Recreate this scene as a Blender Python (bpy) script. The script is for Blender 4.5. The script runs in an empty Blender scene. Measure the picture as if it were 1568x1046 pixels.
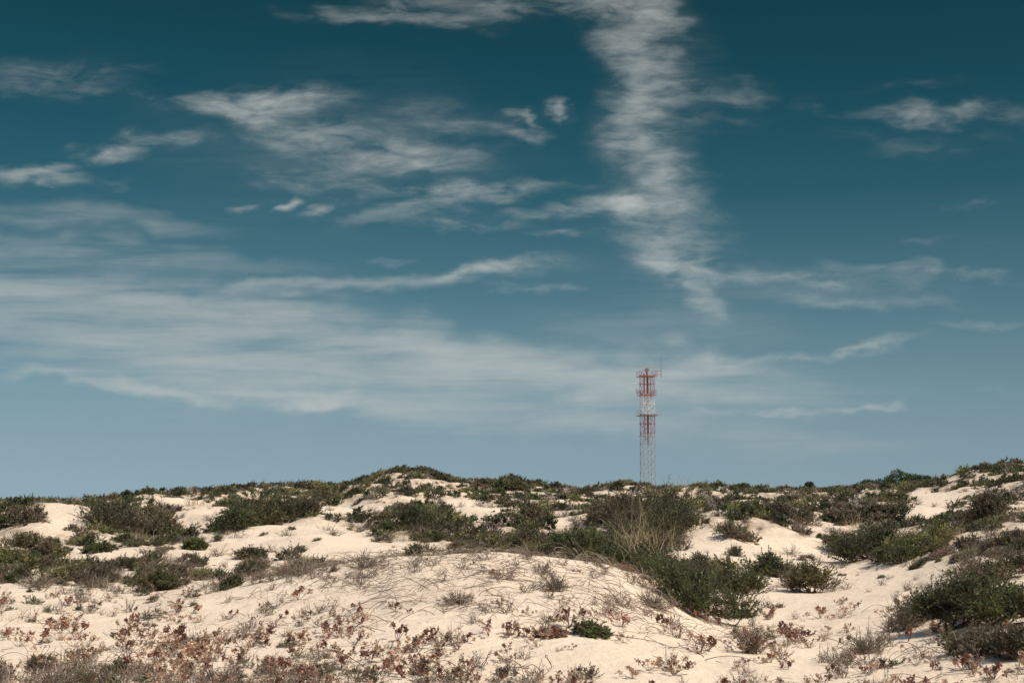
import bpy, math, numpy as np
from mathutils import Vector
rng=np.random.default_rng(7)
F=2178.0; E=4.0; HOR=775.0
P=math.atan((HOR-523)/F); cp,sp=math.cos(P),math.sin(P)
def sv(px,py):
    cx=(np.asarray(px,float)-784)/F; cy=(523-np.asarray(py,float))/F
    x=cx; y=cp-cy*sp; z=sp+cy*cp
    return np.arctan2(x,y), z/np.hypot(x,y)
def proj(x,y,z):
    z=z-E; f=y*cp+z*sp; f=np.where(f>0.1,f,0.1)
    return 784+F*x/f, 523-F*(-y*sp+z*cp)/f
def sstep(a,b,x):
    t=np.clip((x-a)/(b-a),0,1); return t*t*(3-2*t)
def vn(x,y,seed=0):
    ix=np.floor(x).astype(np.int64); iy=np.floor(y).astype(np.int64)
    fx=x-ix; fy=y-iy; fx=fx*fx*fx*(fx*(fx*6-15)+10); fy=fy*fy*fy*(fy*(fy*6-15)+10)
    def h(i,j):
        k=(i*374761393+j*668265263+seed*14426950)&0xffffffff
        k=((k^(k>>13))*1274126177)&0xffffffff
        k=((k^(k>>16))*1103515245)&0xffffffff
        return (k^(k>>15)).astype(float)/4294967296.0
    return (h(ix,iy)*(1-fx)+h(ix+1,iy)*fx)*(1-fy)+(h(ix,iy+1)*(1-fx)+h(ix+1,iy+1)*fx)*fy
def fbm(x,y,seed=0,o=4):
    s=0;a=1;t=0
    for i in range(o):
        s=s+a*vn(x*2**i+17.3*i,y*2**i-9.1*i,seed+i);t+=a;a*=.5
    return s/t
# ---------------------------------------------------------------- terrain
rows=[
(10,[(0,1200),(1568,1200)]),
(15,[(0,1062),(400,1066),(800,1060),(1200,1066),(1568,1056)]),
(20,[(0,990),(300,985),(450,965),(600,935),(750,918),(900,924),(1000,950),(1100,985),(1250,1000),(1400,985),(1568,960)]),
(27,[(0,925),(200,920),(370,893),(500,865),(600,850),(700,840),(760,838),(850,850),(930,863),(1010,890),(1060,922),(1130,942),(1250,938),(1400,915),(1500,882),(1568,870)]),
(36,[(0,885),(200,888),(370,880),(500,877),(700,868),(850,872),(930,874),(1060,872),(1130,880),(1250,890),(1400,875),(1500,850),(1568,840)]),
(48,[(0,838),(100,848),(200,840),(300,846),(400,845),(500,835),(600,832),(700,834),(800,836),(900,838),(1000,842),(1100,842),(1200,858),(1300,862),(1400,842),(1500,812),(1568,802)]),
(62,[(0,800),(60,780),(130,786),(180,806),(280,822),(340,808),(400,796),(480,792),(560,808),(640,796),(700,808),(780,796),(870,802),(950,792),(1040,794),(1120,798),(1200,800),(1300,818),(1400,800),(1500,786),(1568,786)]),
(75,[(0,796),(130,798),(200,792),(280,792),(340,790),(400,790),(500,786),(560,792),(650,790),(700,790),(850,792),(1000,790),(1200,794),(1350,792),(1450,782),(1568,775)]),
(90,[(0,778),(140,784),(200,768),(260,762),(300,768),(350,757),(400,764),(500,772),(560,760),(650,762),(740,772),(850,774),(950,768),(1100,776),(1200,772),(1300,778),(1370,772),(1430,762),(1480,752),(1568,742)]),
(115,[(0,773),(140,774),(200,763),(300,756),(400,748),(470,745),(520,748),(560,737),(600,723),(650,721),(690,738),(740,744),(780,737),(815,747),(900,753),(940,743),(970,740),(1010,747),(1120,751),(1280,754),(1350,750),(1430,745),(1480,726),(1520,717),(1568,715)]),
(155,[(0,790),(800,785),(1568,775)]),
(300,[(0,785),(1568,785)]),
]
azu=np.radians(np.arange(-60,60.01,0.05))
te=[];Rk=[]
for r in (0.3,3.0,6.0):
    te.append(np.full(azu.shape,-(1.62+0.03*r)/r));Rk.append(r)
g=np.exp(-0.5*(np.arange(-20,21)/5.0)**2);g/=g.sum()
for R,pts in rows:
    a,t=sv([p[0] for p in pts],[p[1] for p in pts])
    v=np.interp(azu,a,t)
    v=np.convolve(np.pad(v,20,mode='edge'),g,'valid')
    w=sstep(math.radians(27),math.radians(52),np.abs(azu))
    v=v*(1-w)+v.mean()*w
    te.append(v);Rk.append(R)
for r in (1000,7000):
    te.append(np.full(azu.shape,-1.4/r-0.0004));Rk.append(r)
te=np.array(te);L=np.log(np.array(Rk,float))
hh=np.diff(L)[:,None]; dd=np.diff(te,axis=0)/hh
m=np.zeros_like(te)
same=dd[:-1]*dd[1:]>0
m[1:-1]=np.where(same,2*dd[:-1]*dd[1:]/np.where(same,dd[:-1]+dd[1:],1),0)
m[0]=dd[0];m[-1]=dd[-1]
def base_te(az,lr):
    k=np.clip(np.searchsorted(L,lr,side='right')-1,0,len(L)-2)
    t=np.clip((lr-L[k])/(L[k+1]-L[k]),0,1); h=L[k+1]-L[k]
    ai=np.clip((az-azu[0])/(azu[1]-azu[0]),0,len(azu)-1.001); i=ai.astype(int); f=ai-i
    def s(A,kk): return A[kk,i]*(1-f)+A[kk,i+1]*f
    return ((2*t**3-3*t**2+1)*s(te,k)+(t**3-2*t**2+t)*h*s(m,k)+(-2*t**3+3*t**2)*s(te,k+1)+(t**3-t**2)*h*s(m,k+1))
def Hf(x,y):
    R=np.hypot(x,y); az=np.arctan2(x,y); lr=np.log(np.maximum(R,0.3))
    wf=sstep(9,20,R)
    far=sstep(34,60,R)*(1-0.6*sstep(98,112,R))*(1-0.4*sstep(150,400,R))
    lr2=lr+wf*(0.11*(fbm(x/13,y/13,5,2)-.5)*(0.4+0.6*far))
    z=E+R*base_te(az,lr2)
    z=z+wf*(0.34*(fbm(x/6,y/6,11,3)-.5)*(1-.45*far)+0.09*(fbm(x/1.3,y/1.3,21,3)-.5))
    rid=1-np.abs(2*fbm(x/11,y/8,31,3)-1)*2.2
    z=z+far*0.75*(rid-.45)+far*0.4*(fbm(x/3.2,y/3.2,41,2)-.5)
    return z
azf=np.radians(np.linspace(-26,26,820)); azc=np.radians(np.linspace(26,334,120))[1:-1]
azg=np.concatenate([azf,azc]); azw=np.where(azg>math.pi,azg-2*math.pi,azg)
Rg=np.concatenate([np.geomspace(0.3,9,40,endpoint=False),np.geomspace(9,150,500,endpoint=False),np.geomspace(150,7000,60)])
AA,RR=np.meshgrid(azw,Rg); X=RR*np.sin(AA);Y=RR*np.cos(AA);Z=Hf(X,Y)
def H(x,y): return Hf(np.atleast_1d(np.asarray(x,float)),np.atleast_1d(np.asarray(y,float)))
Rm=np.geomspace(9,135,900)
def hit(px,py):
    a,t=sv(px,py); a=float(a);t=float(t)
    x=Rm*math.sin(a);y=Rm*math.cos(a);z=Hf(x,y);e=(z-E)/Rm
    k=np.nonzero(e>=t)[0]
    k=k[0] if len(k) else int(np.argmax(e))
    return x[k],y[k],z[k],Rm[k]
scrubE=[(200,793,70,24),(395,780,75,32),(630,797,55,18),(640,742,90,16),(490,750,45,12),(780,742,55,12),(1000,790,110,22),(880,833,170,18),(950,805,90,22),(1190,785,90,18),(1340,835,80,22),(1515,785,35,34),(1345,778,45,14),(20,785,40,14),(50,858,90,22),(1180,765,120,10),(560,765,50,10),(1520,735,60,16),(720,822,50,10),(850,770,60,9),(1130,815,40,14),(1050,780,60,12),(760,765,60,9),(1540,830,60,24),(1280,790,40,14)]
sandE=[(95,805,50,20),(235,765,45,9),(312,798,34,38),(530,782,50,12),(430,826,80,22),(530,842,70,24),(740,790,40,12),(860,797,28,9),(1090,838,55,26),(1240,806,40,12),(1425,776,52,20),(1250,900,120,60),(1300,950,130,60),(380,862,60,16),(700,770,30,8),(1060,775,20,6),(150,850,50,14),(1190,845,60,20)]
def vegf(x,y,z):
    px,py=proj(x,y,z); R=np.hypot(x,y)
    n=fbm(x/4.2,y/5.5,71,3)
    v=(n-0.5)*3.2+0.68+0.45*sstep(92,108,R)-0.15*sstep(60,40,R)
    for (a,b,c,d) in scrubE: v=v+0.9*np.exp(-((px-a)/c)**2-((py-b)/d)**2)
    for (a,b,c,d) in sandE: v=v-1.5*np.exp(-((px-a)/c)**2-((py-b)/d)**2)
    return np.clip(v,0,1)
# ---------------------------------------------------------------- mesh helpers
def new_mesh(name,V,T,C=None,mat=None,smooth=False,extra=None,parent=None):
    me=bpy.data.meshes.new(name); V=np.ascontiguousarray(V,np.float32); T=np.ascontiguousarray(T,np.int32)
    k=T.shape[1]; n=len(T)
    me.vertices.add(len(V)); me.vertices.foreach_set('co',V.ravel())
    me.loops.add(n*k); me.loops.foreach_set('vertex_index',T.ravel())
    me.polygons.add(n); me.polygons.foreach_set('loop_start',np.arange(0,n*k,k,dtype=np.int32))
    me.polygons.foreach_set('loop_total',np.full(n,k,np.int32))
    me.polygons.foreach_set('use_smooth',np.full(n,smooth,bool))
    me.update(calc_edges=True)
    if C is not None:
        c=me.color_attributes.new('Col','FLOAT_COLOR','POINT')
        c.data.foreach_set('color',np.hstack([C,np.ones((len(C),1))]).astype(np.float32).ravel())
    if extra is not None:
        for kx,vx in extra.items():
            e=me.attributes.new(kx,'FLOAT','POINT'); e.data.foreach_set('value',vx.astype(np.float32).ravel())
    if mat: me.materials.append(mat)
    o=bpy.data.objects.new(name,me); bpy.context.scene.collection.objects.link(o)
    if parent: o.parent=parent
    return o
class MB:
    def __init__(s): s.V=[];s.T=[];s.C=[];s.n=0
    def add(s,V,T,C):
        V=np.asarray(V).reshape(-1,3); C=np.asarray(C,float)
        if C.ndim==1: C=np.tile(C,(len(V),1))
        s.V.append(V);s.T.append(np.asarray(T)+s.n);s.C.append(C.reshape(-1,3));s.n+=len(V)
    def get(s): return np.vstack(s.V),np.vstack(s.T),np.vstack(s.C)
def nrm(a): return a/np.maximum(np.linalg.norm(a,axis=-1,keepdims=True),1e-9)
def tubes(mb,Pt,r,C,k=3):
    n,mm,_=Pt.shape; d=nrm(np.gradient(Pt,axis=1)); ref=np.zeros_like(d);ref[...,0]=.37;ref[...,1]=.91;ref[...,2]=.2
    a=nrm(np.cross(d,ref)); b=np.cross(d,a); r=np.broadcast_to(r,(n,mm))
    th=np.arange(k)*2*math.pi/k+0.78
    V=Pt[:,:,None,:]+r[:,:,None,None]*(np.cos(th)[None,None,:,None]*a[:,:,None,:]+np.sin(th)[None,None,:,None]*b[:,:,None,:])
    idx=np.arange(n*mm*k).reshape(n,mm,k); i0=idx[:,:-1,:];i1=idx[:,1:,:];j0=np.roll(i0,-1,2);j1=np.roll(i1,-1,2)
    T=np.concatenate([np.stack([i0,j0,j1],-1).reshape(-1,3),np.stack([i0,j1,i1],-1).reshape(-1,3)])
    C=np.asarray(C,float)
    if C.ndim==2: C=np.repeat(C,mm*k,axis=0)
    mb.add(V,T,C)
def leaves(mb,B,D,Ln,W,C,rg,quad=True):
    n=len(B); D=nrm(D); s=nrm(np.cross(D,rg.normal(size=(n,3)))); Ln=np.broadcast_to(Ln,(n,))[:,None]; W=np.broadcast_to(W,(n,))[:,None]
    if quad:
        V=np.stack([B,B+D*Ln*.5+s*W*.5,B+D*Ln,B+D*Ln*.5-s*W*.5],1); i=np.arange(n)[:,None]*4
        T=np.concatenate([i+[0,1,2],i+[0,2,3]]); kk=4
    else:
        V=np.stack([B+s*W*.5,B-s*W*.5,B+D*Ln],1); i=np.arange(n)[:,None]*3; T=i+[0,1,2]; kk=3
    mb.add(V,T,np.repeat(C,kk,axis=0))
def ribbons(mb,Pt,w,C,rg):
    n,mm,_=Pt.shape; d=nrm(np.gradient(Pt,axis=1)); s=nrm(np.cross(d,rg.normal(size=(n,1,3))))
    w=w*np.linspace(1,0.15,mm)[None,:,None]
    V=np.stack([Pt+s*w/2,Pt-s*w/2],2); idx=np.arange(n*mm*2).reshape(n,mm,2)
    a=idx[:,:-1,0];b=idx[:,:-1,1];c=idx[:,1:,1];e=idx[:,1:,0]
    T=np.concatenate([np.stack([a,b,c],-1).reshape(-1,3),np.stack([a,c,e],-1).reshape(-1,3)])
    mb.add(V,T,np.repeat(C,mm*2,axis=0))
PAL={'dark':[(.048,.052,.027),(.062,.066,.031),(.078,.083,.036)],
'green':[(.078,.105,.030),(.105,.13,.037),(.062,.084,.027)],
'olive':[(.118,.114,.046),(.090,.088,.037),(.155,.147,.060)],
'brown':[(.16,.112,.075),(.12,.085,.06),(.20,.145,.10)],
'grey':[(.26,.22,.175),(.20,.165,.13),(.32,.275,.22)],
'red':[(.27,.125,.085),(.35,.19,.13),(.21,.095,.065)],
'tan':[(.44,.29,.20),(.38,.24,.165),(.50,.36,.25)],
'yel':[(.22,.20,.07),(.17,.165,.06),(.28,.24,.095)]}
def pal(rg,names,n):
    A=np.array(sum([PAL[q] for q in names],[])); return A[rg.integers(0,len(A),n)]*(0.75+0.5*rg.random((n,1)))
def shrub(rg,w,h,ns,nl,LL,LW,pn,tw=('brown','grey'),K=11,d=None,quad=True,twigs=True,dead=.12):
    mb=MB(); d=d or w*.8
    ang=rg.random(K)*2*math.pi; rr=np.sqrt(rg.random(K))*.74
    rc=(.13+.15*rg.random(K))*min(w,2.2*h)
    cen=np.stack([rr*np.cos(ang)*w/2,rr*np.sin(ang)*d/2,h*(.85-.55*rr**1.5)*(0.55+.5*rg.random(K))-rc*.75],1)
    cen[:,2]=np.maximum(cen[:,2],rc*.1)
    ci=rg.integers(0,K,ns); dr=rg.normal(size=(ns,3)); dr[:,2]=np.abs(dr[:,2])*.9+.1; dr=nrm(dr)
    t0=cen[ci]+dr*rc[ci][:,None]*.15; ln=rc[ci]*(.55+.5*rg.random(ns))
    bend=nrm(dr+.5*rg.normal(size=(ns,3))+[0,0,.45])
    s=np.linspace(0,1,4)[None,:,None]
    Pt=t0[:,None,:]+ln[:,None,None]*(dr[:,None,:]*s+.35*bend[:,None,:]*s*s)
    Pt[...,2]=np.maximum(Pt[...,2],.01)
    isd=rg.random(ns)<dead
    if twigs:
        tubes(mb,Pt,np.linspace(1,.4,4)[None,:]*LW*.18,pal(rg,tw,ns))
        mp=np.linspace(0,1,5)[None,:,None]; b0=rg.normal(size=(K,1,3))*[.05*w,.05*w,0]
        Pm=b0*(1-mp)+cen[:,None,:]*mp+np.sin(mp*3.1)*rg.normal(size=(K,1,3))*.05*w
        tubes(mb,Pm,np.linspace(1.4,.5,5)[None,:]*.009*w,pal(rg,tw,K))
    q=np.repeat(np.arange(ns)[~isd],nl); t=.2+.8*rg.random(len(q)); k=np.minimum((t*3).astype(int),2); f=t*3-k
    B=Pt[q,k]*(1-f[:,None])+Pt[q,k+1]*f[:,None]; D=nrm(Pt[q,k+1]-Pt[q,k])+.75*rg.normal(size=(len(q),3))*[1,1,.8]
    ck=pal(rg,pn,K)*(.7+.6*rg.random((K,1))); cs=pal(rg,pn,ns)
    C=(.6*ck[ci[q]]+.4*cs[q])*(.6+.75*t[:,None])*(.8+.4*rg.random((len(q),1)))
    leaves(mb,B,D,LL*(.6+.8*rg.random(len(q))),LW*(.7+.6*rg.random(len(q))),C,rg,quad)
    return mb.get()
def twigbush(rg,w,h,ns,rad,names,leafn=0,lp=('brown',),LL=.03):
    mb=MB(); a=rg.random(ns)*2*math.pi; e=rg.random(ns)**.7
    d=np.stack([np.cos(a)*e*w/2,np.sin(a)*e*w/2,h*(1-.6*e**2)*(.5+.5*rg.random(ns))],1)
    s=np.linspace(0,1,5)[None,:,None]; b=rg.normal(size=(ns,1,3))*[.08*w,.08*w,0]
    Pt=b+d[:,None,:]*s+np.cumsum(rg.normal(size=(ns,5,3)),1)*.035*w*s; Pt[...,2]=np.maximum(Pt[...,2],0)
    tubes(mb,Pt,np.linspace(1,.5,5)[None,:]*rad,pal(rg,names,ns))
    q=np.repeat(np.arange(ns),2); k=rg.integers(1,4,len(q)); B=Pt[q,k]; dd=nrm(d[q]+.8*rg.normal(size=(len(q),3))*np.linalg.norm(d[q],axis=1)[:,None])*h*.35
    P2=B[:,None,:]+dd[:,None,:]*np.linspace(0,1,3)[None,:,None]; P2[...,2]=np.maximum(P2[...,2],0)
    tubes(mb,P2,np.array([[.7,.6,.4]])*rad,pal(rg,names,len(q)))
    if leafn:
        q=np.repeat(np.arange(ns),leafn); f=.4+.6*rg.random(len(q)); k=np.minimum((f*4).astype(int),3)
        leaves(mb,Pt[q,k]+rg.normal(size=(len(q),3))*.02*w,rg.normal(size=(len(q),3))+[0,0,.6],LL,LL*.5,pal(rg,lp,len(q)),rg)
    return mb.get()
def spurge(rg,ns,h,names,LL=.028):
    mb=MB(); a=rg.random(ns)*6.28; e=.15+rg.random(ns)*.8
    tip=np.stack([np.cos(a)*e*h,np.sin(a)*e*h,h*(.4+.6*rg.random(ns))],1)
    s=np.linspace(0,1,4)[None,:,None]; Pt=tip[:,None,:]*s+rg.normal(size=(ns,4,3))*.03*h*s
    tubes(mb,Pt,np.array([[.003,.003,.0025,.002]]),pal(rg,('brown','grey'),ns))
    nl=22
    q=np.repeat(np.arange(ns),nl); B=tip[q]*(.84+.18*rg.random(len(q)))[:,None]+rg.normal(size=(len(q),3))*.011
    D=rg.normal(size=(len(q),3))+[0,0,.4]
    cs=pal(rg,names,ns)
    leaves(mb,B,D,LL*(.7+.7*rg.random(len(q))),LL*.8,cs[q]*(.7+.6*rg.random((len(q),1))),rg)
    return mb.get()
def grass(rg,n,h,spread,w,cols,lean=.35,mm=7):
    mb=MB(); a=rg.random(n)*6.28; l=h*(.35+.65*rg.random(n)); out=lean*(.2+1.2*rg.random(n))
    s=np.linspace(0,1,mm)[None,:]
    hx=l[:,None]*out[:,None]*(s*.4+s**2.4*1.1); z=l[:,None]*(s-.28*out[:,None]*s**3)
    b=rg.normal(size=(n,2))*spread
    Pt=np.stack([b[:,:1]+np.cos(a)[:,None]*hx,b[:,1:]+np.sin(a)[:,None]*hx,z],-1)
    A=np.array(cols); ribbons(mb,Pt,w,A[rg.integers(0,len(A),n)]*(.7+.6*rg.random((n,1))),rg)
    return mb.get()
def creeper(rg,ns,ln,rad,arch):
    mb=MB(); mm=9; a=rg.random(ns)*6.28; s=np.linspace(0,1,mm)[None,:]
    cur=rg.normal(size=(ns,1))*1.2; th=a[:,None]+cur*s+np.cumsum(rg.normal(size=(ns,mm))*.22,1); l=ln*(.3+.8*rg.random((ns,1)))
    dx=np.cumsum(np.cos(th)*l/mm,1); dy=np.cumsum(np.sin(th)*l/mm,1)
    z=np.abs(np.sin(s*3.14*(.6+.5*rg.random((ns,1)))))*arch*rg.random((ns,1))*l/ln+.004
    b=rg.normal(size=(ns,1,2))*.2
    Pt=np.stack([dx+b[...,0],dy+b[...,1],z],-1)
    tubes(mb,Pt,np.linspace(1,.6,mm)[None,:]*rad,pal(rg,('brown','brown','grey'),ns))
    return mb.get()
def scatter(mb,variants,pts,sc,rg,tint=.25,zoff=-.01):
    n=len(pts); vi=rg.integers(0,len(variants),n); a=rg.random(n)*6.28
    z=Hf(pts[:,0],pts[:,1])+zoff; e=.25
    gx=(Hf(pts[:,0]+e,pts[:,1])-z)/e; gy=(Hf(pts[:,0],pts[:,1]+e)-z)/e
    for k,(V,T,C) in enumerate(variants):
        I=np.nonzero(vi==k)[0]
        if len(I)==0: continue
        c=np.cos(a[I])[:,None];s=np.sin(a[I])[:,None];S=sc[I][:,None]
        x=(V[None,:,0]*c-V[None,:,1]*s)*S;y=(V[None,:,0]*s+V[None,:,1]*c)*S
        sx=np.clip(gx[I],-.7,.7)[:,None]; sy=np.clip(gy[I],-.7,.7)[:,None]
        zz=V[None,:,2]*S+z[I][:,None]+x*sx+y*sy
        VV=np.stack([x+pts[I,0][:,None],y+pts[I,1][:,None],zz],-1)
        TT=(T[None]+(np.arange(len(I))*len(V))[:,None,None]).reshape(-1,3)
        tn=1+tint*(rg.random((len(I),1,1))*2-1)+.25*tint*(rg.random((len(I),1,3))-.5)
        mb.add(VV.reshape(-1,3),TT,(C[None]*tn).reshape(-1,3))
# ---------------------------------------------------------------- materials
def attr_mat(name,rough=.75,trans=0.0,spec=.2):
    mt=bpy.data.materials.new(name); mt.use_nodes=True; nt=mt.node_tree; b=nt.nodes['Principled BSDF']
    at=nt.nodes.new('ShaderNodeAttribute'); at.attribute_name='Col'
    nz=nt.nodes.new('ShaderNodeTexNoise'); nz.inputs['Scale'].default_value=9; nz.inputs['Detail'].default_value=1
    ge=nt.nodes.new('ShaderNodeNewGeometry'); nt.links.new(ge.outputs['Position'],nz.inputs['Vector'])
    mr=nt.nodes.new('ShaderNodeMapRange'); mr.inputs['To Min'].default_value=.7; mr.inputs['To Max'].default_value=1.3
    nt.links.new(nz.outputs['Fac'],mr.inputs['Value'])
    mx=nt.nodes.new('ShaderNodeVectorMath'); mx.operation='SCALE'
    nt.links.new(at.outputs['Color'],mx.inputs[0]); nt.links.new(mr.outputs['Result'],mx.inputs['Scale'])
    nt.links.new(mx.outputs[0],b.inputs['Base Color']); b.inputs['Roughness'].default_value=rough
    b.inputs['Specular IOR Level'].default_value=spec
    if trans>0:
        t=nt.nodes.new('ShaderNodeBsdfTranslucent'); nt.links.new(mx.outputs[0],t.inputs['Color'])
        ms=nt.nodes.new('ShaderNodeMixShader'); ms.inputs[0].default_value=trans
        nt.links.new(b.outputs[0],ms.inputs[1]);nt.links.new(t.outputs[0],ms.inputs[2])
        nt.links.new(ms.outputs[0],nt.nodes['Material Output'].inputs['Surface'])
    return mt
M_leaf=attr_mat('foliage',.65,.32,.3); M_twig=attr_mat('dry_stems',.85); M_paint=attr_mat('painted_steel',.5,0,.4)
ms=bpy.data.materials.new('sand'); ms.use_nodes=True; nt=ms.node_tree; N=nt.nodes; Lk=nt.links; b=N['Principled BSDF']
ge=N.new('ShaderNodeNewGeometry')
def noise(sc,det,ro=.55):
    n=N.new('ShaderNodeTexNoise'); n.inputs['Scale'].default_value=sc;n.inputs['Detail'].default_value=det;n.inputs['Roughness'].default_value=ro
    Lk.new(ge.outputs['Position'],n.inputs['Vector']); return n
n1=noise(.35,3);n2=noise(6,5,.7);n3=noise(30,4,.7);n4=noise(1.7,4,.6)
cr=N.new('ShaderNodeValToRGB'); cr.color_ramp.elements[0].position=.3; cr.color_ramp.elements[0].color=(.655,.515,.37,1); cr.color_ramp.elements[1].position=.7; cr.color_ramp.elements[1].color=(.765,.62,.46,1)
ad=N.new('ShaderNodeMath');ad.operation='MULTIPLY_ADD';ad.inputs[1].default_value=.5
Lk.new(n2.outputs['Fac'],ad.inputs[0]); h2=N.new('ShaderNodeMath');h2.operation='MULTIPLY';h2.inputs[1].default_value=.5;Lk.new(n1.outputs['Fac'],h2.inputs[0]);Lk.new(h2.outputs[0],ad.inputs[2]);Lk.new(ad.outputs[0],cr.inputs[0])
sp1=N.new('ShaderNodeMapRange');sp1.inputs['From Min'].default_value=.64;sp1.inputs['From Max'].default_value=.72;sp1.inputs['To Max'].default_value=.6;Lk.new(n3.outputs['Fac'],sp1.inputs['Value'])
mx1=N.new('ShaderNodeMix');mx1.data_type='RGBA';mx1.inputs['B'].default_value=(.25,.17,.12,1);Lk.new(sp1.outputs['Result'],mx1.inputs['Factor']);Lk.new(cr.outputs[0],mx1.inputs['A'])
at=N.new('ShaderNodeAttribute');at.attribute_name='Veg'
vm=N.new('ShaderNodeMath');vm.operation='MULTIPLY';Lk.new(at.outputs['Fac'],vm.inputs[0])
r4=N.new('ShaderNodeMapRange');r4.inputs['From Min'].default_value=.38;r4.inputs['From Max'].default_value=.62;r4.inputs['To Max'].default_value=.8;Lk.new(n4.outputs['Fac'],r4.inputs['Value']);Lk.new(r4.outputs['Result'],vm.inputs[1])
mx2=N.new('ShaderNodeMix');mx2.data_type='RGBA';mx2.inputs['B'].default_value=(.27,.20,.135,1);Lk.new(vm.outputs[0],mx2.inputs['Factor']);Lk.new(mx1.outputs['Result'],mx2.inputs['A'])
Lk.new(mx2.outputs['Result'],b.inputs['Base Color']);b.inputs['Roughness'].default_value=.95;b.inputs['Specular IOR Level'].default_value=.1
bp=N.new('ShaderNodeBump');bp.inputs['Distance'].default_value=.05;bp.inputs['Strength'].default_value=.6;Lk.new(n2.outputs['Fac'],bp.inputs['Height'])
bp2=N.new('ShaderNodeBump');bp2.inputs['Distance'].default_value=.16;bp2.inputs['Strength'].default_value=.6;Lk.new(n4.outputs['Fac'],bp2.inputs['Height']);Lk.new(bp2.outputs[0],bp.inputs['Normal']);Lk.new(bp.outputs[0],b.inputs['Normal'])
# ---------------------------------------------------------------- build terrain
nr,na=X.shape
V=np.stack([X,Y,Z],-1).reshape(-1,3); idx=np.arange(nr*na).reshape(nr,na); j=np.roll(idx,-1,1)
T=np.stack([idx[:-1],idx[1:],j[1:],j[:-1]],-1).reshape(-1,4)[:,::-1]
veg=vegf(X,Y,Z); veg=veg*sstep(30,45,RR); veg=np.where(RR>135,np.maximum(veg,.6),veg)
gd=new_mesh('sand_dunes',V,T,None,ms,True,{'Veg':veg.ravel()})
mbc=MB(); ring=V[idx[0]]; mbc.add(np.vstack([ring,[[0,0,ring[:,2].mean()]]]),np.stack([np.full(na,na),(np.arange(na)+1)%na,np.arange(na)],-1),(1,1,1))
cv,ct,_=mbc.get(); o=new_mesh('sand_patch',cv,ct,None,ms,True,{'Veg':np.zeros(len(cv))},parent=gd)
# ---------------------------------------------------------------- scatter: mid and far scrub
far_v=[]
sets=[('dark','olive'),('olive','brown'),('dark','green'),('brown','grey'),('dark','brown'),('olive','yel'),('dark','olive'),('dark',)]
for i,pn in enumerate(sets):
    far_v.append(shrub(np.random.default_rng(100+i),1.0,.38,60,7,.10,.044,pn,K=8,quad=False,twigs=False,dead=0))
mid_v=[shrub(np.random.default_rng(120+i),1.0,.40,170,9,.06,.024,pn,K=10,quad=False,twigs=True) for i,pn in enumerate(sets)]
tw_v=[twigbush(np.random.default_rng(140+i),.8,.35,26,.006,('grey','brown')) for i in range(4)]
def cand(n,r0,r1,a=23):
    az=np.radians((rng.random(n)*2-1)*a); R=np.sqrt(r0*r0+rng.random(n)*(r1*r1-r0*r0))
    return np.stack([R*np.sin(az),R*np.cos(az)],1)
mb=MB()
c=cand(13000,52,145); v=vegf(c[:,0],c[:,1],Hf(c[:,0],c[:,1])); c=c[rng.random(len(c))<.025+v**1.5*.85]
n=len(c); sc=.35+rng.random(n)**2*1.3; scatter(mb,far_v,c,sc,rng,.4,zoff=-.04)
c=cand(2800,34,54); v=vegf(c[:,0],c[:,1],Hf(c[:,0],c[:,1])); c=c[rng.random(len(c))<.03+v**1.5*.55]
scatter(mb,mid_v,c,.3+rng.random(len(c))**2*1.0,rng,.4,zoff=-.03)
c=cand(3600,36,100); v=vegf(c[:,0],c[:,1],Hf(c[:,0],c[:,1])); c=c[rng.random(len(c))<.16+.35*v]
scatter(mb,tw_v,c,.35+rng.random(len(c))*.9,rng,.3)
new_mesh('dune_scrub',*mb.get(),M_leaf)
# ---------------------------------------------------------------- foreground masses
sp_v=[spurge(np.random.default_rng(200+i),int(3+i),.13+.015*i,[('red',),('red','tan'),('tan','red'),('brown','tan'),('tan','red'),('red','tan')][i]) for i in range(6)]
st_v=[twigbush(np.random.default_rng(220+i),.35,.2,12,.0035,('brown','grey'),leafn=3,lp=('brown','red','grey'),LL=.022) for i in range(5)]
lo_v=[shrub(np.random.default_rng(230+i),.5,.16,90,9,.026,.009,pn,K=7,quad=False) for i,pn in enumerate([('olive','brown'),('green','olive'),('brown','grey'),('dark','brown')])]
cr_v=[creeper(np.random.default_rng(240+i),4,.7,.0046,.2) for i in range(14)]
def fcand(n,r0=12,r1=42,a=22):
    az=np.radians((rng.random(n)*2-1)*a); R=r0*(r1/r0)**rng.random(n)
    p=np.stack([R*np.sin(az),R*np.cos(az)],1); z=Hf(p[:,0],p[:,1]); px,py=proj(p[:,0],p[:,1],z); return p,px,py,R
def gs(px,py,L_):
    s=0
    for (a,b_,c_,d_,w) in L_: s=s+w*np.exp(-((px-a)/c_)**2-((py-b_)/d_)**2)
    return s
mb=MB()
p,px,py,R=fcand(5600,12,30)
pr=.06+gs(px,py,[(430,1030,300,45,.8),(640,1010,70,35,1.2),(300,990,130,35,.7),(1170,990,45,40,1.2),(1500,1040,80,30,.5),(850,970,80,25,.4),(920,960,30,20,.3),(100,960,200,50,.35),(1000,1040,300,30,.25)])*sstep(.42,.64,fbm(p[:,0]/.6,p[:,1]/.6,88,3))*1.5
k=rng.random(len(p))<pr*.6; scatter(mb,sp_v,p[k],.45+1.0*rng.random(k.sum())**1.5,rng,.3)
new_mesh('sea_spurge',*mb.get(),M_leaf)
mb=MB()
p,px,py,R=fcand(8000,13,46)
pr=.11+gs(px,py,[(150,900,260,60,.5),(250,1050,450,30,.6),(700,870,230,22,.25),(460,880,100,20,.6),(1000,920,60,50,.5),(1330,975,50,22,.8),(1500,1000,60,40,.5),(720,925,30,15,.6),(850,900,30,20,.5)])
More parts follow.
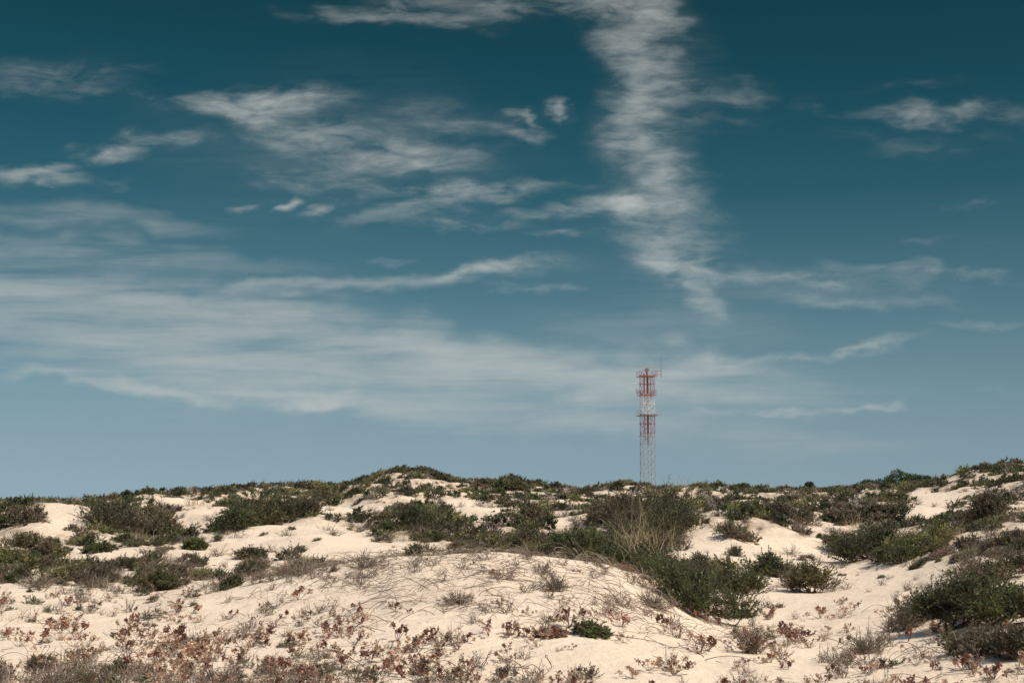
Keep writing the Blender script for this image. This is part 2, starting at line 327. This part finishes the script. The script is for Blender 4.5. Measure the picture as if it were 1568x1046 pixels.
k=rng.random(len(p))<pr*.5*(.4+1.2*sstep(.4,.62,fbm(p[:,0]/1.6,p[:,1]/1.6,90,2))); scatter(mb,st_v,p[k],.4+1.1*rng.random(k.sum()),rng,.3)
new_mesh('dry_twigs',*mb.get(),M_twig)
mb=MB()
p,px,py,R=fcand(3200,13,46)
pr=.035+gs(px,py,[(100,1050,330,24,.8),(50,870,110,40,.5),(170,930,200,50,.18),(560,1040,120,20,.5),(1520,930,50,60,.4),(380,860,40,40,.15),(1540,1040,60,30,.4)])
k=rng.random(len(p))<pr*.6; scatter(mb,lo_v,p[k],.35+.85*rng.random(k.sum()),rng,.3)
new_mesh('low_ground_plants',*mb.get(),M_leaf)
mb=MB()
p,px,py,R=fcand(5200,15,34)
pr=.05+gs(px,py,[(700,865,210,28,.5),(620,890,150,40,.4),(960,900,80,50,.4),(800,900,250,60,.30),(1040,950,70,40,.3),(520,900,100,40,.4)])
k=rng.random(len(p))<pr*.5; scatter(mb,cr_v,p[k],.5+.8*rng.random(k.sum()),rng,.3,zoff=.002)
new_mesh('creeping_stems',*mb.get(),M_twig)
# ---------------------------------------------------------------- named shrubs
def place(name,px,py,wpx,hpx,pn,seed,ns=420,nl=16,LL=.052,LW=.021,K=15,dead=.13,d=None):
    x,y,z,R=hit(px,py); w=1.2*wpx*R/F; h=1.05*hpx*R/F; rg=np.random.default_rng(seed)
    k=max(R/26,.8)**.7
    V,T,C=shrub(rg,w,h,int(ns*1.3),nl,LL*k,LW*k,pn,K=K,dead=dead,d=d)
    gz=Hf(V[:,0]+x,V[:,1]+y); V=V.copy(); V[:,2]+=gz-z-.03
    o=new_mesh(name,V,T,C,M_leaf); o.location=(x,y,z)
    return o
g=('dark','green','dark');dk=('dark','dark','brown');gy=('green','yel');dg=('green','olive','dark')
S=[
(1075,945,150,95,g,650),(1120,925,100,75,dg,420),(1030,900,90,60,g,420),(1180,882,90,38,g,300),(1240,908,75,52,('olive','yel','brown'),380),(1000,880,80,40,('dark','olive'),340),
(1455,965,140,85,g,650),(1530,960,110,85,dg,520),(1430,940,80,50,('olive','brown'),300),(1530,890,120,48,('olive','brown','dark'),380),(1490,930,90,50,('green','yel'),300),(1550,1010,80,60,('brown','dark'),300),
(1330,855,120,48,g,520),(1405,845,100,42,gy,420),(1290,848,60,30,('dark','olive'),260),(1370,860,80,30,dg,300),
(985,815,140,66,('dark','dark','olive'),600),(930,800,90,46,('brown','dark'),360),(1025,825,90,50,('dark','olive'),400),(900,845,130,34,dg,420),(800,838,120,30,('brown','olive'),360),(965,858,110,32,g,380),(1010,845,80,34,('dark','brown'),340),(740,835,60,22,('olive','brown'),240),(860,842,90,28,('dark','green'),300),(930,862,90,26,('dark','olive'),280),
(190,812,110,46,dk,520),(245,812,60,40,('brown','olive'),320),
(410,795,120,52,('dark','olive'),560),(355,812,80,34,('dark','green'),360),(460,790,60,30,('dark','brown'),280),
(645,812,85,40,('dark','olive'),420),(595,815,50,22,('olive','dark'),240),
(385,855,45,22,dk,220),(352,900,30,22,('olive','dark'),160),(390,880,30,20,g,160),(298,842,36,20,g,180),(235,905,100,34,('olive','brown','green'),360),(150,845,50,16,dg,180),
(55,850,110,30,('olive','brown'),360),(15,870,60,32,gy,260),(25,800,70,30,dk,340),(65,1022,36,22,('olive','brown'),140),
(1515,800,80,48,('dark','brown'),400),(1345,795,60,26,('brown','dark'),280),(1200,795,80,32,('dark','brown'),300),(1130,825,70,26,('brown','olive'),260),(1160,790,60,24,('dark','olive'),240),
(780,750,70,20,('dark','olive'),260),(495,752,50,16,('yel','olive'),200),(905,972,60,26,('green','brown'),160),(845,975,40,20,('brown','red'),120),(1500,1000,110,42,('brown','olive'),260),(1550,845,80,34,('brown','olive'),300),(820,795,50,20,('olive','brown'),200),(1290,800,50,22,('brown','dark'),200)]
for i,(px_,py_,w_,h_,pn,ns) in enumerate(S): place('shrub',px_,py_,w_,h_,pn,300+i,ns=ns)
for i,(px_,py_,w_,h_) in enumerate([(1330,1000,80,40),(560,870,90,22),(1040,905,80,60),(700,925,60,22),(850,905,60,28),(1400,960,70,50),(460,880,90,24),(150,900,60,24),(1150,1000,70,50),(1450,830,60,26),(660,845,120,14),(1480,880,90,45),(1385,965,60,60),(1210,900,60,40),(1000,930,60,30),(60,900,80,26)]):
    x,y,z,R=hit(px_,py_); V,T,C=twigbush(np.random.default_rng(500+i),w_*R/F,h_*R/F,80,.005,('grey','brown'),leafn=2,lp=('brown','grey'),LL=.03)
    V[:,2]+=Hf(V[:,0]+x,V[:,1]+y)-z-.01
    o=new_mesh('dry_bush',V,T,C,M_twig);o.location=(x,y,z)
tan=[(.46,.36,.21),(.52,.42,.27),(.34,.27,.15),(.26,.23,.11)]; grn=[(.15,.16,.06),(.2,.19,.08),(.36,.29,.16)]
for i,(px_,py_,h_,n_,cl) in enumerate([(985,850,115,60,tan),(950,850,90,45,tan+grn),(1000,872,90,60,tan),(1050,760,40,30,tan),(820,850,34,40,tan),(630,828,30,60,tan),(300,775,22,50,tan),(225,812,32,50,tan),(1240,775,32,30,tan),(210,830,28,60,tan+grn),(1310,805,30,40,tan),(1000,760,24,24,tan),(10,950,26,40,tan),(965,810,60,40,tan),(1110,770,24,24,tan)]):
    x,y,z,R=hit(px_,py_); h=h_*R/F
    V,T,C=grass(np.random.default_rng(600+i),n_,h,.16+.14*h,.010*(R/26)**.7,cl,lean=.5)
    o=new_mesh('marram_grass',V,T,C,M_leaf);o.location=(x,y,z-.02)
# ---------------------------------------------------------------- pine trees
def pine(rg,h,w):
    mb=MB(); s=np.linspace(0,1,6)
    tr=np.stack([.15*np.sin(s*2)*w*.3,.1*np.cos(s*3)*w*.2,s*h*.8],-1)[None]; tubes(mb,tr,np.linspace(.13,.05,6)[None]*h*.2,np.array([[.10,.065,.045]]),6)
    K=16; a=rg.random(K)*6.28; rr=np.sqrt(rg.random(K))*.42*w; cz=h*(.55+.38*rg.random(K)*(1-rr/w)); cen=np.stack([rr*np.cos(a),rr*np.sin(a),cz],1)
    q=rg.integers(2,5,K); st=tr[0][q]; m_=np.linspace(0,1,4)[None,:,None]
    tubes(mb,st[:,None]*(1-m_)+cen[:,None]*m_,np.linspace(1,.4,4)[None]*.012*h,np.tile([.09,.06,.04],(K,1)),4)
    n=4200; ci=rg.integers(0,K,n); d=nrm(rg.normal(size=(n,3))); rc=w*(.10+.10*rg.random(K))
    B=cen[ci]+d*rc[ci][:,None]*(.45+.6*rg.random((n,1)))*[1,1,.7]
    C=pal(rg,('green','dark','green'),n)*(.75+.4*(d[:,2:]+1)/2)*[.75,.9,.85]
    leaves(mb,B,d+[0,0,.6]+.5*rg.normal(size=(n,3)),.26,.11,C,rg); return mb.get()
for i,(px_,py_,top,wp,R_) in enumerate([(1345,0,727,50,190),(1378,0,720,54,195),(1412,0,727,46,185),(1240,0,738,26,200),(1433,0,733,28,180)]):
    a_,_=sv(px_,760); _,t=sv(px_,top); x=R_*math.sin(a_);y=R_*math.cos(a_); z=float(H(x,y)[0]); h=E+R_*float(t)-z
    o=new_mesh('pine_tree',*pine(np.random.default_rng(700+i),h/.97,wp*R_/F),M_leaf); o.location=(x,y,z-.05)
# ---------------------------------------------------------------- radar tower
TR=300.0
def th(py): return E+TR*float(sv(992,py)[1])
a_,_=sv(992,700); tx,ty=TR*math.sin(a_),TR*math.cos(a_); tz=float(H(tx,ty)[0])-.3
RED=(.29,.08,.08);WHT=(.70,.69,.67);GRY=(.30,.30,.30)
def band(z):
    return RED if z>th(607) else WHT if z>th(638) else RED if z>th(668) else (.36,.37,.37)
mb=MB()
def beam(p,q,r,col,k=4,n=2):
    s=np.linspace(0,1,n)[None,:,None]; Pt=np.array(p,float)[None,None]*(1-s)+np.array(q,float)[None,None]*s
    tubes(mb,Pt,r,np.array([col]),k)
top=th(573)-tz; nlev=14; lv=np.linspace(0,top,nlev+1)
def corner(i,z):
    hw=1.38-.12*z/top; a=math.radians(45+90*i+14); return (hw*1.3*math.cos(a),hw*1.3*math.sin(a),z)
for l in range(nlev):
    z0,z1=lv[l],lv[l+1]; col=band(tz+(z0+z1)/2); low=tz+z1<th(668)
    for i in range(4):
        beam(corner(i,z0),corner(i,z1),.075,col)
        beam(corner(i,z0),corner((i+1)%4,z0),.045,col)
        beam(corner(i,z0),corner((i+1)%4,z1),.034,col); beam(corner((i+1)%4,z0),corner(i,z1),.034,col)
    beam((.1,0,z0),(.1,0,z1),.10 if low else .24,col,6)
    if not low: beam((-.5,.2,z0),(-.5,.2,z1),.09,col)
    if l%2==0: beam((-1.9,0,z1),(1.9,0,z1),.045,col)
def platform(z,hw,col,rail=True,th_=.1,rc=None):
    a0=math.radians(14); rc=rc or col
    c=[(hw*1.414*math.cos(a0+math.radians(45+90*i)),hw*1.414*math.sin(a0+math.radians(45+90*i)),z) for i in range(4)]
    V=np.array(c+[(x,y,z+th_) for x,y,_ in c]); Tq=[(0,2,1),(0,3,2),(4,5,6),(4,6,7)]
    for i in range(4): k=(i+1)%4; Tq+=[(i,k,k+4),(i,k+4,i+4)]
    mb.add(V,np.array(Tq),col)
    if rail:
        for i in range(4):
            p,q=np.array(c[i]),np.array(c[(i+1)%4])
            for hh_ in (.6,1.1): beam(p+[0,0,hh_],q+[0,0,hh_],.028,rc)
            for f in np.linspace(0,1,4)[:-1]: beam(p*(1-f)+q*f,p*(1-f)+q*f+[0,0,1.1],.028,rc)
platform(th(577)-tz,1.75,RED); platform(th(606)-tz,1.6,RED); platform(th(637)-tz,1.8,(.10,.10,.10),True,.14,(.5,.5,.48)); platform(th(668)-tz,1.45,GRY,False)
zt=th(578)-tz
beam((1.6,0,zt+.6),(3.0,0,zt+.6),.05,RED); beam((1.6,0,zt+1.4),(3.0,0,zt+1.4),.05,RED)
zb=th(600)-tz; beam((-2.2,0,zb-.5),(-2.2,0,zb+.7),.13,(.6,.6,.58),6); beam((-1.4,0,zb),(-2.2,0,zb),.05,GRY)
tower=new_mesh('radar_tower',*mb.get(),M_paint); tower.location=(tx,ty,tz)
mb=MB(); beam((3.0,0,zt),(3.0,0,zt+1.8),.06,RED); beam((3.0,0,zt+1.8),(3.0,0,th(545)-tz),.045,(.3,.2,.2))
new_mesh('whip_aerial',*mb.get(),M_paint,parent=tower)
mb=MB(); zr=th(566)-tz
beam((0,0,top),(0,0,zr+.25),.22,(.15,.15,.15),8); beam((-.5,0,zr-.1),(.5,0,zr-.1),.22,(.2,.2,.2),6)
V=[]
for (sx_,sz_) in ((-1,.45),(1,-.0)):
    for (yy,zz_) in ((-.2,-.06),(.2,-.06),(.2,.16),(-.2,.16)): V.append((sx_*1.95,yy,zr+.35+zz_+sz_*.6))
Tq=[(0,1,2),(0,2,3),(4,6,5),(4,7,6)]
for i in range(4): k=(i+1)%4; Tq+=[(i,i+4,k+4),(i,k+4,k)]
mb.add(np.array(V),np.array(Tq),(.40,.40,.38))
new_mesh('radar_scanner',*mb.get(),M_paint,parent=tower)
# ---------------------------------------------------------------- sun
SA,SE=math.radians(118),math.radians(50)
sd=Vector((math.sin(SA)*math.cos(SE),math.cos(SA)*math.cos(SE),math.sin(SE)))
sl=bpy.data.lights.new('sun','SUN');sl.energy=3.9;sl.angle=math.radians(.5);sl.color=(1,.94,.84)
so=bpy.data.objects.new('sun',sl);so.rotation_euler=sd.to_track_quat('Z','Y').to_euler();bpy.context.scene.collection.objects.link(so)
# ---------------------------------------------------------------- world
def s2l(c): return tuple(((v/255+.055)/1.055)**2.4 if v>10 else v/255/12.92 for v in c)
w=bpy.data.worlds.new('World');bpy.context.scene.world=w;w.use_nodes=True;nt=w.node_tree;N=nt.nodes;Lk=nt.links
ST=.15
bg=N['Background'];bg.inputs['Strength'].default_value=ST
sky=N.new('ShaderNodeTexSky');sky.sky_type='NISHITA';sky.sun_disc=False;sky.sun_elevation=SE;sky.sun_rotation=SA;sky.air_density=1.0;sky.dust_density=2.0
tc=N.new('ShaderNodeTexCoord');se=N.new('ShaderNodeSeparateXYZ');Lk.new(tc.outputs['Generated'],se.inputs[0])
def mth(op,a,b_=None,c_=None,clamp=False):
    n=N.new('ShaderNodeMath');n.operation=op;n.use_clamp=clamp
    for i,v_ in enumerate((a,b_,c_)):
        if v_ is None: continue
        if isinstance(v_,(int,float)): n.inputs[i].default_value=v_
        else: Lk.new(v_,n.inputs[i])
    return n.outputs[0]
ramp=N.new('ShaderNodeValToRGB');cr=ramp.color_ramp
stops=[(745,(139,163,174)),(680,(130,156,168)),(600,(113,146,158)),(450,(74,115,130)),(300,(38,88,103)),(150,(17,70,84)),(0,(7,57,67))]
els=[]
for py_,c in stops:
    t=float(sv(784,py_)[1]); els.append((math.sin(math.atan(t))/.5,s2l(c)))
els.append((1.0,(.004,.05,.1)))
cr.elements[0].position=els[0][0];cr.elements[0].color=(*els[0][1],1);cr.elements[1].position=1.0;cr.elements[1].color=(*els[-1][1],1)
for p_,c in els[1:-1]:
    e=cr.elements.new(p_);e.color=(*c,1)
Lk.new(mth('DIVIDE',se.outputs['Z'],.5),ramp.inputs[0])
up=N.new('ShaderNodeVectorMath');up.operation='SCALE';Lk.new(ramp.outputs[0],up.inputs[0])
hz=N.new('ShaderNodeMapRange');hz.inputs['From Min'].default_value=-.36;hz.inputs['From Max'].default_value=.36;hz.inputs['To Min'].default_value=1.10/ST;hz.inputs['To Max'].default_value=.92/ST;Lk.new(se.outputs['X'],hz.inputs['Value']);Lk.new(hz.outputs[0],up.inputs['Scale'])
mf=N.new('ShaderNodeMapRange');mf.interpolation_type='SMOOTHSTEP';mf.inputs['From Min'].default_value=.36;mf.inputs['From Max'].default_value=.58;mf.inputs['To Min'].default_value=.98;mf.inputs['To Max'].default_value=0;Lk.new(se.outputs['Z'],mf.inputs['Value'])
mx=N.new('ShaderNodeMix');mx.data_type='RGBA';Lk.new(mf.outputs[0],mx.inputs['Factor']);Lk.new(sky.outputs[0],mx.inputs['A']);Lk.new(up.outputs[0],mx.inputs['B'])
Lk.new(mx.outputs['Result'],bg.inputs['Color'])
# ---------------------------------------------------------------- cirrus cloud layer on a distant dome section
uu=np.linspace(-4.6,4.6,640); vv=np.linspace(.0,4.6,340); UU,VV_=np.meshgrid(uu,vv)
wx=.46*(fbm(UU*1.3+40,VV_*2.6+40,301,5)-.5); wy=.26*(fbm(UU*1.7+80,VV_*3.4+10,331,6)-.5)
sx2=.22*(fbm(UU*6+4,VV_*12+4,361,4)-.5); sy2=.12*(fbm(UU*6+80,VV_*12+10,371,4)-.5)
def blobs(lst,kx=1.55,ky=1.9,pw=1.0):
    acc=np.zeros_like(UU)
    for (px_,py_,rx,ry,an,am) in lst:
        cx=(px_-784)/F;cy=(523-py_)/F;yv=cp-cy*sp; a=math.radians(an)
        s_=min(1.0,max(rx-18,0)/25.0)
        dx=UU+wx*s_+sx2*.9-10*cx/yv; dy=VV_+wy*s_+sy2*.7-10*(sp+cy*cp)/yv
        r=np.sqrt(((dx*math.cos(a)+dy*math.sin(a))/(10*rx*kx/F))**2+((-dx*math.sin(a)+dy*math.cos(a))/(10*ry*ky/F))**2)
        acc+=am*sstep(1,0,r)**pw
    return acc
Wl=[(975,0,72,80,0,.52),(978,80,62,90,0,.52),(990,170,66,80,0,.54),(1000,240,70,70,0,.54),(1005,300,85,50,0,.55),(1030,355,80,46,0,.56),(1055,405,75,32,0,.66),(1080,462,34,34,0,.9),(1083,538,26,18,0,.55),
(780,6,240,20,2,.6),(600,26,140,12,-3,.5),(925,310,75,14,0,.7),(1110,148,60,16,0,.45),(1120,185,70,12,0,.28),(1010,20,40,40,0,.25),(955,312,30,9,0,.5),(1010,410,45,10,0,.55),
(430,150,120,18,3,1.0),(330,160,80,14,-4,.6),(470,190,120,22,-8,.6),(550,225,140,24,-10,.6),(490,262,110,16,-6,.55),(620,245,120,16,-4,.5),(690,205,90,12,0,.35),(790,215,50,10,6,.65),(580,288,80,11,0,.5),(640,180,90,16,-5,.3),
(785,178,24,11,10,1.1),(818,180,14,14,-20,1.1),(855,172,16,16,30,1.3),(445,313,22,8,22,1.4),(490,320,20,6,16,1.0),(372,315,28,6,8,.7),
(745,288,115,13,3,1.0),(610,320,130,12,6,.65),(700,342,110,10,-2,.65),(830,325,110,11,3,.45),
(220,222,100,12,5,.8),(150,238,80,9,0,.45),(40,267,85,11,0,1.05),(110,285,80,10,-6,.45),(50,112,150,24,0,.36),(130,142,90,10,0,.3),(240,160,80,12,0,.3),
(770,413,95,10,3,1.0),(680,425,110,8,3,.65),(890,363,65,6,0,.6),(570,392,55,6,0,.5),(810,445,60,6,0,.45),
(1430,176,140,11,-2,.65),(1400,215,110,12,0,.2),(1510,305,60,7,0,.25),(1460,370,70,9,4,.25),(1380,130,80,9,0,.2),(1230,155,30,14,0,.25),
(1190,430,190,12,-1,.75),(1400,415,180,8,-2,.5),(1320,465,130,8,0,.5),(1500,490,80,6,6,.35),(1240,540,160,8,6,.65),(1350,526,70,5,6,.5),(1060,555,120,14,0,.45),
(1230,628,140,7,5,.8),(1320,619,60,5,0,.5),(1100,642,130,9,0,.45),(1540,600,40,5,0,.2)]
Vl=[(0,455,430,45,-5,.8),(120,385,420,24,-4,.6),(330,470,500,36,-8,.65),(620,535,450,38,-8,.8),(200,525,420,38,-6,.65),(870,570,380,45,-3,.65),(450,575,500,38,-5,.6),(440,612,180,16,-6,.75),(235,592,130,12,-10,1.0),(90,572,100,12,0,.7),(700,632,380,28,-3,.6),(1020,595,280,42,0,.5),(80,330,320,20,-3,.5),(560,435,350,14,4,.6),(500,620,60,14,0,.5),(930,660,330,22,0,.4),(1230,680,280,18,0,.25),(1000,500,280,30,0,.25),(500,590,750,80,-3,.2),(1200,590,300,40,0,.2),(500,230,350,110,0,.12),(1180,440,330,30,0,.25),(1000,200,110,230,0,.15)]
A=blobs(Wl);B=blobs(Vl,1.15,1.6)
RC=9000.0; dv=np.stack([UU/10,np.ones_like(UU),VV_/10],-1); dv=nrm(dv)*RC; dv[...,2]+=E
edge=sstep(4.6,4.2,VV_)*sstep(4.6,4.3,np.abs(UU)); A*=edge;B*=edge
nv,nu=UU.shape; ix=np.arange(nv*nu).reshape(nv,nu)
Tc=np.stack([ix[:-1,:-1],ix[:-1,1:],ix[1:,1:],ix[1:,:-1]],-1).reshape(-1,4)
mc=bpy.data.materials.new('cirrus');mc.use_nodes=True;nt=mc.node_tree;N=nt.nodes;Lk=nt.links;N.remove(N['Principled BSDF'])
ge=N.new('ShaderNodeNewGeometry');se=N.new('ShaderNodeSeparateXYZ');Lk.new(ge.outputs['Position'],se.inputs[0])
cb=N.new('ShaderNodeCombineXYZ');Lk.new(mth('MULTIPLY',mth('DIVIDE',se.outputs['X'],se.outputs['Y']),10),cb.inputs[0]);Lk.new(mth('MULTIPLY',mth('DIVIDE',se.outputs['Z'],se.outputs['Y']),10),cb.inputs[1])
def wn(sx,sy,det,ro,off,dist=0,rot=0):
    mp=N.new('ShaderNodeMapping');mp.inputs['Scale'].default_value=(sx,sy,1);mp.inputs['Location'].default_value=(off,off*.7,off);mp.inputs['Rotation'].default_value=(0,0,rot);Lk.new(cb.outputs[0],mp.inputs[0])
    n=N.new('ShaderNodeTexNoise');n.inputs['Scale'].default_value=1;n.inputs['Detail'].default_value=det;n.inputs['Roughness'].default_value=ro;n.inputs['Distortion'].default_value=dist;Lk.new(mp.outputs[0],n.inputs['Vector']);return n
def at_(nm):
    a=N.new('ShaderNodeAttribute');a.attribute_name=nm;return a.outputs['Fac']
nA=wn(2.4,7.5,5,.58,1.7,.5,.06);nB=wn(.8,7.5,5,.58,6.3,.5,.12);nC=wn(6,22,4,.6,2.3,.5)
def mr_(v_,a,b_,c_,d_):
    n=N.new('ShaderNodeMapRange');n.inputs['From Min'].default_value=a;n.inputs['From Max'].default_value=b_;n.inputs['To Min'].default_value=c_;n.inputs['To Max'].default_value=d_;Lk.new(v_,n.inputs['Value']);return n.outputs[0]
aw=at_('wisp');av=at_('veil')
eA=mth('ADD',mr_(nA.outputs['Fac'],.34,.68,.05,.95),mth('MULTIPLY',mth('SUBTRACT',aw,.75),.4))
eA=mth('MAXIMUM',eA,.07)
tA=mth('MULTIPLY',eA,mr_(nC.outputs['Fac'],.3,.7,.65,1.3))
eB=mth('MAXIMUM',mth('ADD',mr_(nB.outputs['Fac'],.32,.68,.2,1.05),mth('MULTIPLY',mth('SUBTRACT',av,.8),.22)),.12)
tB=mth('MULTIPLY',eB,mr_(nC.outputs['Fac'],.3,.7,.9,1.1))
smm=mth('ADD',mth('MULTIPLY',mth('MULTIPLY',aw,tA),.92),mth('MULTIPLY',mth('MULTIPLY',av,tB),.9))
den=mth('MULTIPLY',mth('SUBTRACT',1.0,mth('POWER',2.718,mth('MULTIPLY',smm,-1.0))),.9,clamp=True)
em=N.new('ShaderNodeEmission');em.inputs['Color'].default_value=(.53,.55,.53,1);tr=N.new('ShaderNodeBsdfTransparent');mxs=N.new('ShaderNodeMixShader')
Lk.new(den,mxs.inputs[0]);Lk.new(tr.outputs[0],mxs.inputs[1]);Lk.new(em.outputs[0],mxs.inputs[2]);Lk.new(mxs.outputs[0],N['Material Output'].inputs['Surface'])
try: mc.cycles.emission_sampling='NONE'
except Exception: pass
new_mesh('sky_clouds',dv.reshape(-1,3),Tc,None,mc,True,{'wisp':A.ravel(),'veil':B.ravel()})
# ---------------------------------------------------------------- camera
cam=bpy.data.cameras.new('camera');cam.lens=50;cam.sensor_width=36;cam.clip_end=20000
co=bpy.data.objects.new('camera',cam);co.location=(0,0,E);co.rotation_euler=(math.pi/2+P,0,0);bpy.context.scene.collection.objects.link(co);bpy.context.scene.camera=co
sc_=bpy.context.scene;sc_.view_settings.view_transform='Standard';sc_.view_settings.look='None';sc_.view_settings.exposure=0
